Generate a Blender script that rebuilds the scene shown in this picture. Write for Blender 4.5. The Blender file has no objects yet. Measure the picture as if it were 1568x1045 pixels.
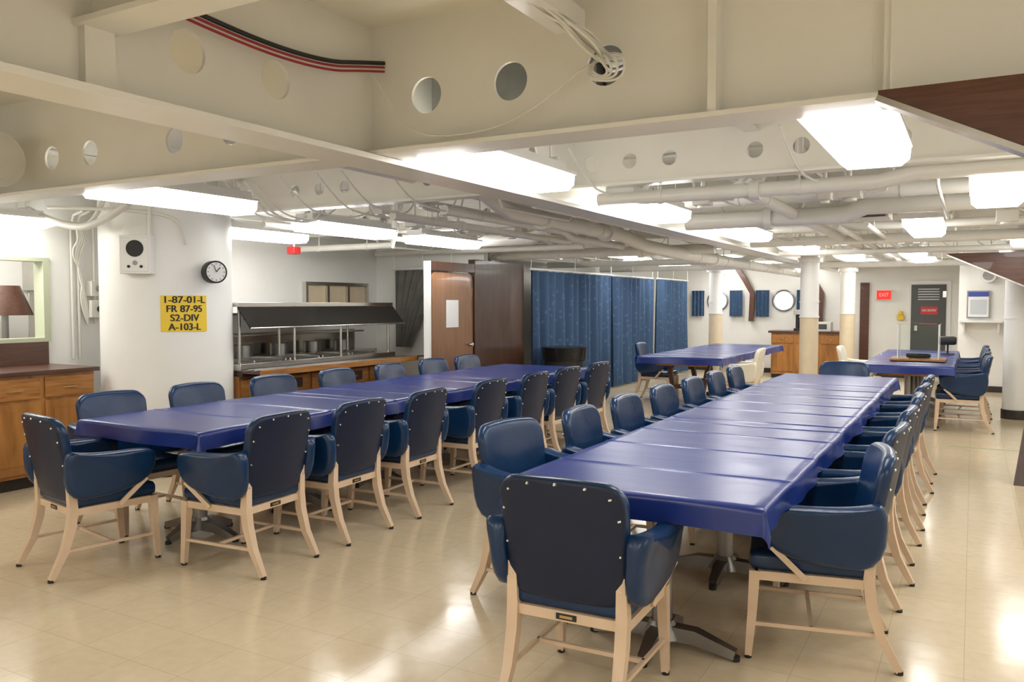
import bpy, bmesh, math, random
from mathutils import Vector, Matrix
random.seed(7)
scene=bpy.context.scene
# ------------------------------------------------------------------ materials
def newmat(name):
    m=bpy.data.materials.new(name); m.use_nodes=True
    nt=m.node_tree; b=nt.nodes['Principled BSDF']
    return m,nt,b
def mat(name,col,rough=0.5,metal=0.0,noise=0.0,nscale=8.0,bump=0.0,bscale=60.0,coat=0.0,spec=0.5,stretch=(1,1,1)):
    m,nt,b=newmat(name)
    b.inputs['Base Color'].default_value=(*col,1)
    b.inputs['Roughness'].default_value=rough
    b.inputs['Metallic'].default_value=metal
    b.inputs['Coat Weight'].default_value=coat
    b.inputs['Coat Roughness'].default_value=0.15
    b.inputs['Specular IOR Level'].default_value=spec
    tc=nt.nodes.new('ShaderNodeTexCoord'); mp=nt.nodes.new('ShaderNodeMapping')
    mp.inputs['Scale'].default_value=stretch
    nt.links.new(tc.outputs['Object'],mp.inputs['Vector'])
    if noise>0:
        n=nt.nodes.new('ShaderNodeTexNoise'); n.inputs['Scale'].default_value=nscale; n.inputs['Detail'].default_value=6
        nt.links.new(mp.outputs[0],n.inputs['Vector'])
        r=nt.nodes.new('ShaderNodeValToRGB')
        r.color_ramp.elements[0].position=0.3; r.color_ramp.elements[1].position=0.7
        r.color_ramp.elements[0].color=(*[c*(1-noise) for c in col],1)
        r.color_ramp.elements[1].color=(*[min(1,c*(1+noise)) for c in col],1)
        nt.links.new(n.outputs['Fac'],r.inputs['Fac']); nt.links.new(r.outputs[0],b.inputs['Base Color'])
    if bump>0:
        n2=nt.nodes.new('ShaderNodeTexNoise'); n2.inputs['Scale'].default_value=bscale; n2.inputs['Detail'].default_value=4
        nt.links.new(mp.outputs[0],n2.inputs['Vector'])
        bp=nt.nodes.new('ShaderNodeBump'); bp.inputs['Strength'].default_value=bump; bp.inputs['Distance'].default_value=0.01
        nt.links.new(n2.outputs['Fac'],bp.inputs['Height']); nt.links.new(bp.outputs[0],b.inputs['Normal'])
    return m
def emis(name,col,s):
    m,nt,b=newmat(name)
    b.inputs['Base Color'].default_value=(0.9*col[0],0.9*col[1],0.88*col[2],1)
    b.inputs['Emission Color'].default_value=(*col,1); b.inputs['Emission Strength'].default_value=s
    return m
def woodmat(name,c1,c2,rough=0.35,scale=(1.5,1.5,14),coat=0.2):
    m,nt,b=newmat(name)
    tc=nt.nodes.new('ShaderNodeTexCoord'); mp=nt.nodes.new('ShaderNodeMapping'); mp.inputs['Scale'].default_value=scale
    n=nt.nodes.new('ShaderNodeTexNoise'); n.inputs['Scale'].default_value=5; n.inputs['Detail'].default_value=8; n.inputs['Distortion'].default_value=0.6
    r=nt.nodes.new('ShaderNodeValToRGB'); r.color_ramp.elements[0].position=0.3; r.color_ramp.elements[1].position=0.68
    r.color_ramp.elements[0].color=(*c1,1); r.color_ramp.elements[1].color=(*c2,1)
    L=nt.links.new
    L(tc.outputs['Object'],mp.inputs[0]); L(mp.outputs[0],n.inputs['Vector']); L(n.outputs['Fac'],r.inputs[0]); L(r.outputs[0],b.inputs['Base Color'])
    b.inputs['Roughness'].default_value=rough; b.inputs['Coat Weight'].default_value=coat
    return m

M_ceil=mat('cream_ceiling_paint',(0.86,0.83,0.72),0.42,noise=0.02,nscale=3,bump=0.08,bscale=12)
M_beam=mat('cream_beam_paint',(0.865,0.845,0.77),0.30,noise=0.02,nscale=4,bump=0.12,bscale=14)
M_wall=mat('white_wall_paint',(0.85,0.845,0.81),0.4,noise=0.02,nscale=3,bump=0.1,bscale=10)
M_pipe=mat('painted_pipe',(0.80,0.785,0.72),0.32,noise=0.03,nscale=6,bump=0.15,bscale=20)
M_tan=mat('tan_wrap',(0.68,0.57,0.40),0.5,noise=0.04)
M_white=mat('white_enamel',(0.85,0.845,0.82),0.3)
M_duct=mat('grey_insulation',(0.20,0.20,0.18),0.6,noise=0.15,bump=.4,bscale=8)
M_steel=mat('stainless_steel',(0.62,0.60,0.56),0.22,1.0,noise=0.05,stretch=(1,12,1),bump=0.03)
M_dsteel=mat('dull_steel',(0.30,0.29,0.28),0.35,0.9,noise=0.1)
M_black=mat('black_rubber',(0.015,0.015,0.015),0.5)
M_blackg=mat('black_plastic_bag',(0.01,0.01,0.012),0.22,bump=0.8,bscale=12)
M_vinyl=mat('blue_vinyl',(0.0035,0.028,0.088),0.27,noise=0.12,nscale=6,bump=0.12,bscale=25,spec=0.45)
M_vback=mat('navy_back_vinyl',(0.007,0.014,0.040),0.42,noise=0.1,nscale=5,bump=0.1,bscale=120,spec=0.35)
M_frame=mat('beige_chair_metal',(0.72,0.54,0.38),0.35,noise=0.05)
M_cream=mat('cream_vinyl',(0.76,0.71,0.58),0.4)
M_stud=mat('nickel_stud',(0.75,0.75,0.75),0.2,1.0)
M_brass=mat('brass_handle',(0.55,0.40,0.18),0.3,1.0)
M_oak=woodmat('orange_oak',(0.26,0.10,0.02),(0.46,0.21,0.055),scale=(2,2,0.35))
M_oakh=woodmat('orange_oak_horizontal',(0.26,0.10,0.02),(0.46,0.21,0.055),scale=(8,0.8,10))
M_walnut=woodmat('dark_walnut',(0.035,0.014,0.008),(0.07,0.028,0.014),scale=(3,3,0.6))
M_walnuth=woodmat('walnut_counter',(0.06,0.024,0.014),(0.11,0.045,0.025),scale=(8,0.8,8))
M_panel=woodmat('mahogany_panel',(0.075,0.028,0.016),(0.13,0.05,0.028),scale=(1.0,6,14),rough=0.4)
M_door=woodmat('brown_door',(0.21,0.10,0.047),(0.28,0.14,0.068),scale=(4,4,0.5))
M_yellow=mat('yellow_paint',(0.86,0.60,0.035),0.45)
M_ink=mat('black_ink',(0.02,0.02,0.02),0.6)
M_red=mat('red_paint',(0.55,0.02,0.02),0.4)
M_redc=mat('red_cable',(0.35,0.02,0.04),0.45)
M_gray=mat('gray_door_paint',(0.07,0.075,0.07),0.45)
M_glass,ntg,bg=newmat('clear_acrylic'); bg.inputs['Transmission Weight'].default_value=1; bg.inputs['Roughness'].default_value=0.02; bg.inputs['IOR'].default_value=1.15
bg.inputs['Base Color'].default_value=(0.95,0.98,0.96,1)
M_dglass=mat('dark_guard_glass',(0.012,0.010,0.009),0.22,spec=0.25)
M_lens=emis('fluorescent_diffuser',(1.0,0.98,0.945),13.3)
M_paper=mat('paper',(0.8,0.8,0.78),0.6)
M_base=mat('dark_baseboard',(0.03,0.025,0.02),0.4)
M_green=mat('pale_green_frame',(0.50,0.53,0.38),0.4)

# floor tiles
M_floor,nt,b=newmat('polished_floor_tile')
L=nt.links.new
tc=nt.nodes.new('ShaderNodeTexCoord')
br=nt.nodes.new('ShaderNodeTexBrick'); br.offset=0.0; br.squash=1.0
br.inputs['Scale'].default_value=1.0; br.inputs['Brick Width'].default_value=0.305; br.inputs['Row Height'].default_value=0.305
br.inputs['Mortar Size'].default_value=0.0016; br.inputs['Mortar Smooth'].default_value=0.3
br.inputs['Color1'].default_value=(0.67,0.555,0.38,1); br.inputs['Color2'].default_value=(0.695,0.58,0.40,1); br.inputs['Mortar'].default_value=(0.50,0.40,0.27,1)
L(tc.outputs['Object'],br.inputs['Vector'])
n=nt.nodes.new('ShaderNodeTexNoise'); n.inputs['Scale'].default_value=18; n.inputs['Detail'].default_value=7
L(tc.outputs['Object'],n.inputs['Vector'])
mx=nt.nodes.new('ShaderNodeMixRGB'); mx.blend_type='OVERLAY'; mx.inputs[0].default_value=0.16
L(br.outputs['Color'],mx.inputs[1]); L(n.outputs['Fac'],mx.inputs[2]); L(mx.outputs[0],b.inputs['Base Color'])
n2=nt.nodes.new('ShaderNodeTexNoise'); n2.inputs['Scale'].default_value=1.7; n2.inputs['Detail'].default_value=3
L(tc.outputs['Object'],n2.inputs['Vector'])
mr=nt.nodes.new('ShaderNodeMapRange'); mr.inputs['To Min'].default_value=0.09; mr.inputs['To Max'].default_value=0.22
L(n2.outputs['Fac'],mr.inputs['Value']); L(mr.outputs[0],b.inputs['Roughness'])
b.inputs['Specular IOR Level'].default_value=0.34
bp=nt.nodes.new('ShaderNodeBump'); bp.inputs['Strength'].default_value=0.08; bp.inputs['Distance'].default_value=0.02
n3=nt.nodes.new('ShaderNodeTexNoise'); n3.inputs['Scale'].default_value=4.0
L(tc.outputs['Object'],n3.inputs['Vector']); L(n3.outputs['Fac'],bp.inputs['Height']); L(bp.outputs[0],b.inputs['Normal'])

# tablecloth
M_cloth,nt,b=newmat('royal_blue_vinyl_cloth'); L=nt.links.new
b.inputs['Base Color'].default_value=(0.014,0.033,0.205,1); b.inputs['Roughness'].default_value=0.28; b.inputs['Specular IOR Level'].default_value=0.5
tc=nt.nodes.new('ShaderNodeTexCoord'); mp=nt.nodes.new('ShaderNodeMapping'); mp.inputs['Scale'].default_value=(0.8,3.2,1.2)
n=nt.nodes.new('ShaderNodeTexNoise'); n.inputs['Scale'].default_value=2.0; n.inputs['Detail'].default_value=2
L(tc.outputs['Object'],mp.inputs[0]); L(mp.outputs[0],n.inputs['Vector'])
bp=nt.nodes.new('ShaderNodeBump'); bp.inputs['Strength'].default_value=0.16; bp.inputs['Distance'].default_value=0.02
L(n.outputs['Fac'],bp.inputs['Height']); L(bp.outputs[0],b.inputs['Normal'])

# curtain
M_curt,nt,b=newmat('blue_curtain_fabric'); L=nt.links.new
tc=nt.nodes.new('ShaderNodeTexCoord'); vo=nt.nodes.new('ShaderNodeTexVoronoi'); vo.inputs['Scale'].default_value=11
r=nt.nodes.new('ShaderNodeValToRGB'); r.color_ramp.elements[0].color=(0.06,0.12,0.21,1); r.color_ramp.elements[1].color=(0.032,0.075,0.155,1)
r.color_ramp.elements[0].position=0.15; r.color_ramp.elements[1].position=0.35
L(tc.outputs['Object'],vo.inputs['Vector']); L(vo.outputs['Distance'],r.inputs[0]); L(r.outputs[0],b.inputs['Base Color']); b.inputs['Roughness'].default_value=0.75

# ------------------------------------------------------------------ mesh builder
class MB:
    def __init__(s): s.v=[];s.f=[];s.m=[];s.mats=[]
    def mi(s,m):
        if m not in s.mats: s.mats.append(m)
        return s.mats.index(m)
    def add(s,vs,fs,m):
        o=len(s.v); s.v+= [Vector(p) for p in vs]; k=s.mi(m)
        for f in fs: s.f.append([i+o for i in f]); s.m.append(k)
    def box(s,x0,x1,y0,y1,z0,z1,m):
        s.add([(x0,y0,z0),(x1,y0,z0),(x1,y1,z0),(x0,y1,z0),(x0,y0,z1),(x1,y0,z1),(x1,y1,z1),(x0,y1,z1)],
              [(0,3,2,1),(4,5,6,7),(0,1,5,4),(1,2,6,5),(2,3,7,6),(3,0,4,7)],m)
    def frame(s,d):
        d=d.normalized(); up=Vector((0,0,1)) if abs(d.z)<0.9 else Vector((0,1,0))
        a=d.cross(up).normalized(); b2=a.cross(d).normalized(); return a,b2
    def cyl(s,p0,p1,r0,m,r1=None,n=16):
        p0=Vector(p0);p1=Vector(p1); r1=r0 if r1 is None else r1
        a,b2=s.frame(p1-p0); vs=[];fs=[]
        for p,r in((p0,r0),(p1,r1)):
            for i in range(n):
                t=2*math.pi*i/n; vs.append(p+a*math.cos(t)*r+b2*math.sin(t)*r)
        for i in range(n): j=(i+1)%n; fs.append((i,j,n+j,n+i))
        fs.append(tuple(range(n))[::-1]); fs.append(tuple(range(n,2*n)))
        s.add(vs,fs,m)
    def tube(s,path,r,m,n=10,square=False,radii=None):
        path=[Vector(p) for p in path]; vs=[];fs=[]; N=len(path)
        if square: n=4
        pa=None
        for k,p in enumerate(path):
            d=(path[min(k+1,N-1)]-path[max(k-1,0)]).normalized()
            if pa is None: a,b2=s.frame(d)
            else:
                a=(pa-d*pa.dot(d)).normalized(); b2=a.cross(d).normalized()
            pa=a
            rr=radii[k] if radii else r
            for i in range(n):
                t=2*math.pi*i/n+(math.pi/4 if square else 0); q=1.414 if square else 1
                vs.append(p+a*math.cos(t)*rr*q+b2*math.sin(t)*rr*q)
        for k in range(N-1):
            for i in range(n):
                j=(i+1)%n; fs.append((k*n+i,k*n+j,(k+1)*n+j,(k+1)*n+i))
        fs.append(tuple(range(n))[::-1]); fs.append(tuple(range((N-1)*n,N*n)))
        s.add(vs,fs,m)
    def rbox(s,c,d,r,m,n=6,fn=None):
        bm=bmesh.new(); bmesh.ops.create_cube(bm,size=2)
        bmesh.ops.subdivide_edges(bm,edges=bm.edges[:],cuts=n,use_grid_fill=True)
        h=[x/2 for x in d]; vs=[]
        for v in bm.verts:
            p=[math.copysign(abs(q)**0.55,q) if q else 0 for q in v.co]
            p=Vector((p[0]*h[0],p[1]*h[1],p[2]*h[2]))
            inner=Vector([max(-(h[i]-r),min(h[i]-r,p[i])) for i in range(3)])
            q=p-inner
            if q.length>1e-9: p=inner+q.normalized()*r
            p=p+Vector(c)
            if fn: p=Vector(fn(p))
            vs.append(p)
        bm.verts.index_update()
        fs=[[v.index for v in f.verts] for f in bm.faces]; bm.free()
        s.add(vs,fs,m)
    def slab(s,pts,thick,er,place,m,mback=None,caps=(0.85,0.6,0.3),ns=4):
        n=len(pts); cx=sum(p[0] for p in pts)/n; cz=sum(p[1] for p in pts)/n
        rings=[]
        def ring(ins,sc,t):
            out=[]
            for (x,z) in pts:
                dx,dz=x-cx,z-cz; l=math.hypot(dx,dz); k=max(0.05,(l-ins)/l)*sc
                out.append(place(cx+dx*k,cz+dz*k,t))
            return out
        h=thick/2
        for c in reversed(caps): rings.append(ring(er,c,h+0.25*er*(1-c)))
        for i in range(ns+1):
            a=math.pi/2*(1-i/ns); rings.append(ring(er*(1-math.cos(a)),1,h-er+er*math.sin(a)))
        for i in range(ns+1):
            a=math.pi/2*(i/ns); rings.append(ring(er*(1-math.cos(a)),1,-(h-er)-er*math.sin(a)))
        k3=len(rings)
        for c in caps: rings.append(ring(er,c,-h))
        vs=[p for r_ in rings for p in r_]
        vs.append(place(cx,cz,h+0.25*er)); vs.append(place(cx,cz,-h))
        fs=[];fb=[]
        for k in range(len(rings)-1):
            tgt=fb if (mback and k>=k3-3) else fs
            for i in range(n):
                j=(i+1)%n; tgt.append((k*n+i,k*n+j,(k+1)*n+j,(k+1)*n+i))
        C=len(rings)*n
        for i in range(n):
            j=(i+1)%n; fs.append((C,j,i)); (fb if mback else fs).append((C+1,(len(rings)-1)*n+i,(len(rings)-1)*n+j))
        o=len(s.v); s.v+=[Vector(p) for p in vs]
        k=s.mi(m)
        for f in fs: s.f.append([i+o for i in f]); s.m.append(k)
        if mback:
            k=s.mi(mback)
            for f in fb: s.f.append([i+o for i in f]); s.m.append(k)
    def web(s,axis,pos,a0,a1,z0,z1,holes,t,m):
        def P(a,z,o): return (a,pos+o,z) if axis=='x' else (pos+o,a,z)
        cuts=a0
        def rect(u0,u1):
            if u1-u0<1e-4: return
            if axis=='x': s.box(u0,u1,pos-t/2,pos+t/2,z0,z1,m)
            else: s.box(pos-t/2,pos+t/2,u0,u1,z0,z1,m)
        for (a,z,r) in sorted(holes):
            h=r*1.3
            if a-h<cuts or a+h>a1: continue
            rect(cuts,a-h); u0,u1=a-h,a+h; cuts=u1
            per=[]; N=8
            for i in range(N): per.append((u0+(u1-u0)*i/N,z0))
            for i in range(N): per.append((u1,z0+(z1-z0)*i/N))
            for i in range(N): per.append((u1-(u1-u0)*i/N,z1))
            for i in range(N): per.append((u0,z1-(z1-z0)*i/N))
            inn=[]
            for p in per:
                dx,dz=p[0]-a,p[1]-z
                hx=h; hz=(z1-z) if dz>0 else (z-z0)
                ex,ez=dx/hx,dz/max(hz,1e-6); l=math.hypot(ex,ez); inn.append((a+ex/l*r,z+ez/l*r))
            K=len(per); vs=[P(*p,-t/2) for p in per]+[P(*p,-t/2) for p in inn]+[P(*p,t/2) for p in per]+[P(*p,t/2) for p in inn]
            fs=[]
            for i in range(K):
                j=(i+1)%K
                fs+= [(i,j,K+j,K+i),(2*K+i,3*K+i,3*K+j,2*K+j),(K+i,K+j,3*K+j,3*K+i)]
            s.add(vs,fs,m)
        rect(cuts,a1)
    def mesh(s,name,smooth=True,ang=35):
        me=bpy.data.meshes.new(name); me.from_pydata([tuple(v) for v in s.v],[],s.f)
        for m in s.mats: me.materials.append(m)
        me.polygons.foreach_set('material_index',s.m); me.update()
        bm=bmesh.new(); bm.from_mesh(me); bmesh.ops.recalc_face_normals(bm,faces=bm.faces[:]); bm.to_mesh(me); bm.free()
        if smooth:
            for p in me.polygons: p.use_smooth=True
            me.set_sharp_from_angle(angle=math.radians(ang))
        return me
    def obj(s,name,loc=(0,0,0),rz=0,bevel=0,**k):
        me=s.mesh(name,**k); o=bpy.data.objects.new(name,me); scene.collection.objects.link(o)
        o.location=loc; o.rotation_euler=(0,0,rz)
        if bevel:
            bv=o.modifiers.new('bevel','BEVEL'); bv.width=bevel; bv.segments=2; bv.limit_method='ANGLE'
        return o
def inst(me,name,loc,rz=0):
    o=bpy.data.objects.new(name,me); scene.collection.objects.link(o); o.location=loc; o.rotation_euler=(0,0,rz); return o
def chaikin(p,n=2):
    for _ in range(n):
        q=[]
        for i in range(len(p)):
            a,b_=p[i],p[(i+1)%len(p)]
            q+=[(a[0]*.75+b_[0]*.25,a[1]*.75+b_[1]*.25),(a[0]*.25+b_[0]*.75,a[1]*.25+b_[1]*.75)]
        p=q
    return p
def rrect(x0,x1,z0,z1,r,n=6):
    out=[]
    for cx,cz,a0 in((x1-r,z1-r,0),(x0+r,z1-r,90),(x0+r,z0+r,180),(x1-r,z0+r,270)):
        for i in range(n+1):
            a=math.radians(a0+90*i/n); out.append((cx+r*math.cos(a),cz+r*math.sin(a)))
    res=[]
    for i in range(len(out)):
        a=out[i];b_=out[(i+1)%len(out)]; d=math.dist(a,b_); res.append(a)
        k=int(d/0.06)
        for j in range(1,k): res.append((a[0]+(b_[0]-a[0])*j/k,a[1]+(b_[1]-a[1])*j/k))
    return res

# ------------------------------------------------------------------ room shell
ZC=2.73
XL=-7.25; XR=2.6; Y0=-3.0; YF=17.9
mb=MB(); mb.box(-8.5,3.2,-3.2,18.2,-0.1,0,M_floor); mb.obj('floor')
mb=MB(); mb.box(-8.5,3.2,-3.2,18.2,ZC,ZC+0.1,M_ceil); mb.obj('ceiling')
mb=MB()
mb.box(XL-0.12,XL,Y0,3.2,0,ZC,M_wall); mb.box(XL-0.12,XL,4.32,9.0,0,ZC,M_wall)
mb.box(XL-0.12,XL,3.2,4.32,0,1.17,M_wall); mb.box(XL-0.12,XL,3.2,4.32,1.88,ZC,M_wall)
mb.obj('wall_left')
mb=MB(); mb.box(XL-0.1,-5.5,9.0,9.1,0,ZC,M_wall); mb.box(-6.4,-6.3,9.1,YF,0,ZC,M_wall); mb.obj('wall_left_inner')
mb=MB(); mb.box(XL-1.2,XL-1.1,2.6,5.4,0,ZC,M_wall); mb.box(XL-1.1,XL-.12,2.6,2.7,0,ZC,M_wall); mb.box(XL-1.1,XL-.12,5.3,5.4,0,ZC,M_wall); mb.obj('wall_pantry')
mb=MB(); mb.box(XR,XR+.1,Y0,YF,0,ZC,M_wall); mb.obj('wall_right')
mb=MB(); mb.box(XL-.1,XR,Y0-.1,Y0,0,ZC,M_wall); mb.obj('wall_rear')
mb=MB(); mb.web('x',YF+.04,-6.4,-0.2,0,ZC,[(-3.5,1.54,0.2),(-4.9,1.54,0.2)],0.08,M_wall); mb.obj('wall_far')
mb=MB(); mb.box(-0.22,XR,15.8,15.9,0,ZC,M_wall); mb.box(-0.22,-0.12,15.9,YF,0,ZC,M_wall); mb.obj('wall_far_right')
mb=MB(); mb.box(-0.22,XR,15.77,15.8,0,0.1,M_base); mb.obj('baseboard_far_right')
mb=MB(); mb.box(-6.3,-0.22,YF-.03,YF,0,0.1,M_base); mb.obj('baseboard_far')
mb=MB(); mb.box(-.2,XR,9.62,9.64,0.0,.0015,mat('green_inlay',(.25,.42,.27),.3)); mb.obj('trim_floor_line')

for x in (-3.5,-4.9):
    mb=MB()
    path=[(x+0.215*math.cos(a*math.pi/16),YF-.02,1.54+0.215*math.sin(a*math.pi/16)) for a in range(33)]
    mb.tube(path,0.022,M_dsteel,n=8)
    mb.cyl((x,YF+.03,1.54),(x,YF+.04,1.54),0.2,M_glass,n=32)
    mb.obj('porthole_window')
    for dx in (-0.42,0.42):
        mb=MB(); vs=[];fs=[];N=24
        for k in range(2):
            for i in range(N+1):
                u=i/N; vs.append((x+dx+(u-.5)*.28,YF-.1+0.02*math.sin(u*22),1.20+k*0.56))
        for i in range(N): fs.append((i,i+1,N+2+i,N+1+i))
        mb.add(vs,fs,M_curt); mb.cyl((x+dx-.16,YF-.1,1.77),(x+dx+.16,YF-.1,1.77),0.01,M_white,n=8)
        mb.obj('porthole_curtain',ang=80)

# ------------------------------------------------------------------ beams
BZ=2.15
def xbeam(Y,x0,x1,holes,z0=BZ,fw=0.16,t=0.014):
    mb=MB(); mb.web('x',Y,x0,x1,z0+0.018,ZC,holes,t,M_beam); mb.box(x0,x1,Y-fw/2,Y+fw/2,z0,z0+0.018,M_beam)
    return mb
B=[2.95,5.1,7.3,9.5,11.7,13.9,16.1]
GX=-2.4
for i,Y in enumerate(B):
    x1=XR if Y<15.8 else -0.2
    xl=XL if Y<9 else -6.3
    if i==0:
        hs=[(-2.09,2.40,.078),(-1.67,2.405,.078),(-1.25,2.41,.078)]+[(-2.95,2.36,.07),(-3.3,2.37,.07),(-3.73,2.365,.07),(-4.46,2.365,.07),(-4.83,2.365,.07),(-5.5,2.37,.07)]
        mb=xbeam(Y,xl,x1,hs,fw=0.2)
        mb.box(-.83,-.80,Y-.09,Y,BZ+.018,ZC,M_beam)
        mb.box(-.27,-.25,Y-.04,Y,BZ+.018,ZC,M_beam)
        mb.box(-.25,XR,Y-.05,Y-.02,BZ+.02,ZC,M_beam)
    else:
        hs=[(x,2.43,.05) for x in [xl+.4+.27*k for k in range(60)] if x<x1-.2 and abs(x-GX)>.12 and (int(x*3.1)%4!=0)]
        mb=xbeam(Y,xl,x1,hs,z0=2.27,fw=0.13)
    mb.obj('ceiling_beam')
for Y in (0.6,-1.6):
    xbeam(Y,XL,XR,[],fw=.16).obj('ceiling_beam')
mb=xbeam(1.6,XL,XR,[],z0=2.34,fw=.14); mb.box(GX-.04,GX+.04,1.55,1.65,2.15,2.36,M_beam); mb.obj('ceiling_beam')
mb=MB(); mb.web('y',GX,Y0,17.8,BZ-.01,ZC,[(1.15,2.37,.075),(1.95,2.37,.075),(2.36,2.37,.075)]+[(y,2.43,.06) for y in (3.6,4.1,4.5,5.7,6.2,6.7,7.8,8.4,10.1,10.7,12.3,12.9)],0.016,M_beam)
mb.box(GX-.11,GX+.11,Y0,17.8,BZ-.026,BZ-.002,M_beam); mb.obj('ceiling_girder')
mb=MB(); mb.web('y',0.95,3.05,15.7,BZ+.1,ZC,[],0.014,M_beam); mb.box(.88,1.02,3.05,15.7,BZ+.08,BZ+.1,M_beam); mb.obj('ceiling_girder')
for x in (-5.6,-3.4,-1.2):
    for i in range(len(B)-1):
        mb=MB(); mb.box(x-.006,x+.006,B[i]+.01,B[i+1]-.01,2.55,ZC,M_beam); mb.box(x-.04,x+.04,B[i]+.01,B[i+1]-.01,2.54,2.552,M_beam); mb.obj('ceiling_stiffener')
mb=MB(); mb.box(-1.42,-1.30,0.9,2.86,2.53,2.545,M_white); mb.box(-1.42,-1.41,.9,2.86,2.545,2.60,M_white); mb.box(-1.31,-1.30,.9,2.86,2.545,2.6,M_white)
for y in (1.2,2.6): mb.box(-1.37,-1.35,y,y+.02,2.6,ZC,M_white)
mb.obj('cable_tray')
mb=MB(); mb.box(-2.32,-1.5,3.3,3.62,2.40,2.70,M_duct); mb.box(-1.5,-1.44,3.27,3.65,2.38,2.72,M_dsteel); mb.cyl((-1.44,3.46,2.5),(-1.24,3.46,2.5),.10,M_duct); mb.obj('insulated_duct',bevel=.02)

# ------------------------------------------------------------------ fluorescent fixtures
def fixmesh(Lh):
    mb=MB()
    prof=[(-.155,2.215),(-.15,2.16),(-.115,2.13),(.115,2.13),(.15,2.16),(.155,2.215)]
    vs=[(x,y,z) for y in(-Lh,Lh) for x,z in prof]; n_=len(prof)
    mb.add(vs,[(i,i+1,n_+i+1,n_+i) for i in range(n_-1)]+[tuple(range(n_)),tuple(range(n_,2*n_))],M_lens)
    mb.box(-.16,.16,-Lh-.015,Lh+.015,2.215,2.232,M_white)
    mb.box(-.10,.10,-Lh,Lh,2.232,2.285,M_white)
    for y in(-.42,.42):
        for x in(-.07,.07): mb.tube([(x,y,2.28),(x,y,2.73)],0.006,M_white,n=6)
        mb.box(-.12,.12,y-.015,y+.015,2.285,2.30,M_white)
    return mb.mesh('fluorescent_light_fixture')
fix=fixmesh(.555)
FX=[(-.42,3.64),(-2.12,3.64),(-4.58,3.62),(-7.05,3.6),
    (.12,5.78),(-2.1,5.75),(-5.15,5.95),(-6.3,5.95),
    (-.40,8.35),(-1.98,8.15),(-5.2,7.65),
    (-1.9,10.6),(-4.3,10.5),(.5,10.4),
    (-.75,12.75),(-1.6,12.9),(-3.3,12.9),(-4.7,12.75),(.45,12.8),
    (-.7,14.9),(-1.6,15.1),(-3.2,15.1),(-4.9,15.0),
    (-2.9,17.0),(-4.6,17.0),
    (-.35,-.1),(-1.98,-.3),(-4.25,-.4),(-6.2,.9),(1.4,1.2),(1.5,3.9),(1.6,8.2),(-.35,-2.2),(-1.98,-2.2),(-4.25,-2.2),(1.5,6.0),(XL-.55,3.8)]  # includes unseen fixtures behind the camera, some added to brighten the near bay
for x,y in FX: inst(fix,'fluorescent_light_fixture',(x,y,0))

# ------------------------------------------------------------------ pipes
def pipe(path,r,m=M_pipe,name='ceiling_pipe',flanges=()):
    mb=MB(); mb.tube(path,r,m,n=14)
    for p,ax in flanges:
        d=Vector((.03,0,0)) if ax=='x' else Vector((0,.03,0)); mb.cyl(Vector(p)-d,Vector(p)+d,r*1.35,m,n=16)
    P=[Vector(p) for p in path]
    for a,b_ in zip(P[:-1],P[1:]):
        l=(b_-a).length
        if l>1.0 and abs((b_-a).z)<.2:
            dr=(b_-a).normalized()*.015
            for k in range(int(l/1.4)+1):
                q=a.lerp(b_,(k+.5)/(int(l/1.4)+1)); mb.cyl(q,(q.x,q.y,ZC),0.006,m,n=6); mb.cyl(q-dr,q+dr,r*1.12,m,n=12)
    return mb.obj(name)
pipe([(-2.25,6.6,2.33),(2.5,6.6,2.33)],.06,flanges=[((-1.0,6.6,2.33),'x'),((.1,6.6,2.33),'x')])
pipe([(-2.25,5.2,2.20),(-.5,5.2,2.20),(-.3,5.2,2.24),(2.5,5.2,2.24)],.045,flanges=[((-1.2,5.2,2.2),'x')])
pipe([(-2.2,7.0,2.20),(-.9,7.0,2.20),(-.75,7.0,2.26),(1.5,7.0,2.26)],.07,flanges=[((-1.5,7.0,2.2),'x')])
pipe([(-7.1,9.35,2.12),(-2.6,9.35,2.12)],.06,flanges=[((-4.6,9.35,2.12),'x'),((-3.5,9.35,2.12),'x'),((-5.6,9.35,2.12),'x')])
pipe([(-7.1,8.8,2.16),(-4.0,8.8,2.16)],.035)
pipe([(-6.9,7.1,2.12),(-5.5,7.1,2.12),(-5.45,7.1,2.3),(-5.45,7.1,2.72)],.035)
pipe([(-3.3,5.2,2.42),(-3.3,5.5,2.32),(-3.3,5.8,2.24),(-3.3,8.2,2.22),(-3.15,8.6,2.12),(-2.95,9.2,2.06),(-2.95,17.7,2.06)],.07,flanges=[((-3.3,6.4,2.23),'y'),((-3.3,7.8,2.22),'y'),((-2.95,10.5,2.06),'y')])
pipe([(-3.6,5.3,2.22),(-3.6,7.4,2.22),(-3.6,7.6,2.16),(-3.6,9.0,2.16)],.04)
pipe([(-3.75,3.1,2.45),(-3.75,17.7,2.45)],.04)
pipe([(-2.75,5.2,2.2),(-2.75,17.7,2.2)],.03)
pipe([(-1.3,5.2,2.22),(-1.3,17.7,2.22)],.045)
pipe([(-1.1,7.9,2.2),(-1.1,15.7,2.2)],.03)
pipe([(-.85,7.9,2.2),(-.85,12,2.2)],.025)
pipe([(.75,3.1,2.2),(.75,15.7,2.2)],.05,flanges=[((.75,6,2.2),'y'),((.75,9,2.2),'y')])
pipe([(-5.75,3.1,2.36),(-5.75,8.9,2.36)],.045,flanges=[((-5.75,4.6,2.36),'y')])
pipe([(-5.55,5.3,2.2),(-5.55,9.0,2.2)],.03)
pipe([(-4.1,5.3,2.2),(-4.1,8.6,2.2),(-4.1,8.75,2.3),(-4.1,8.75,2.72)],.035,flanges=[((-4.1,6.3,2.2),'y')])
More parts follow.
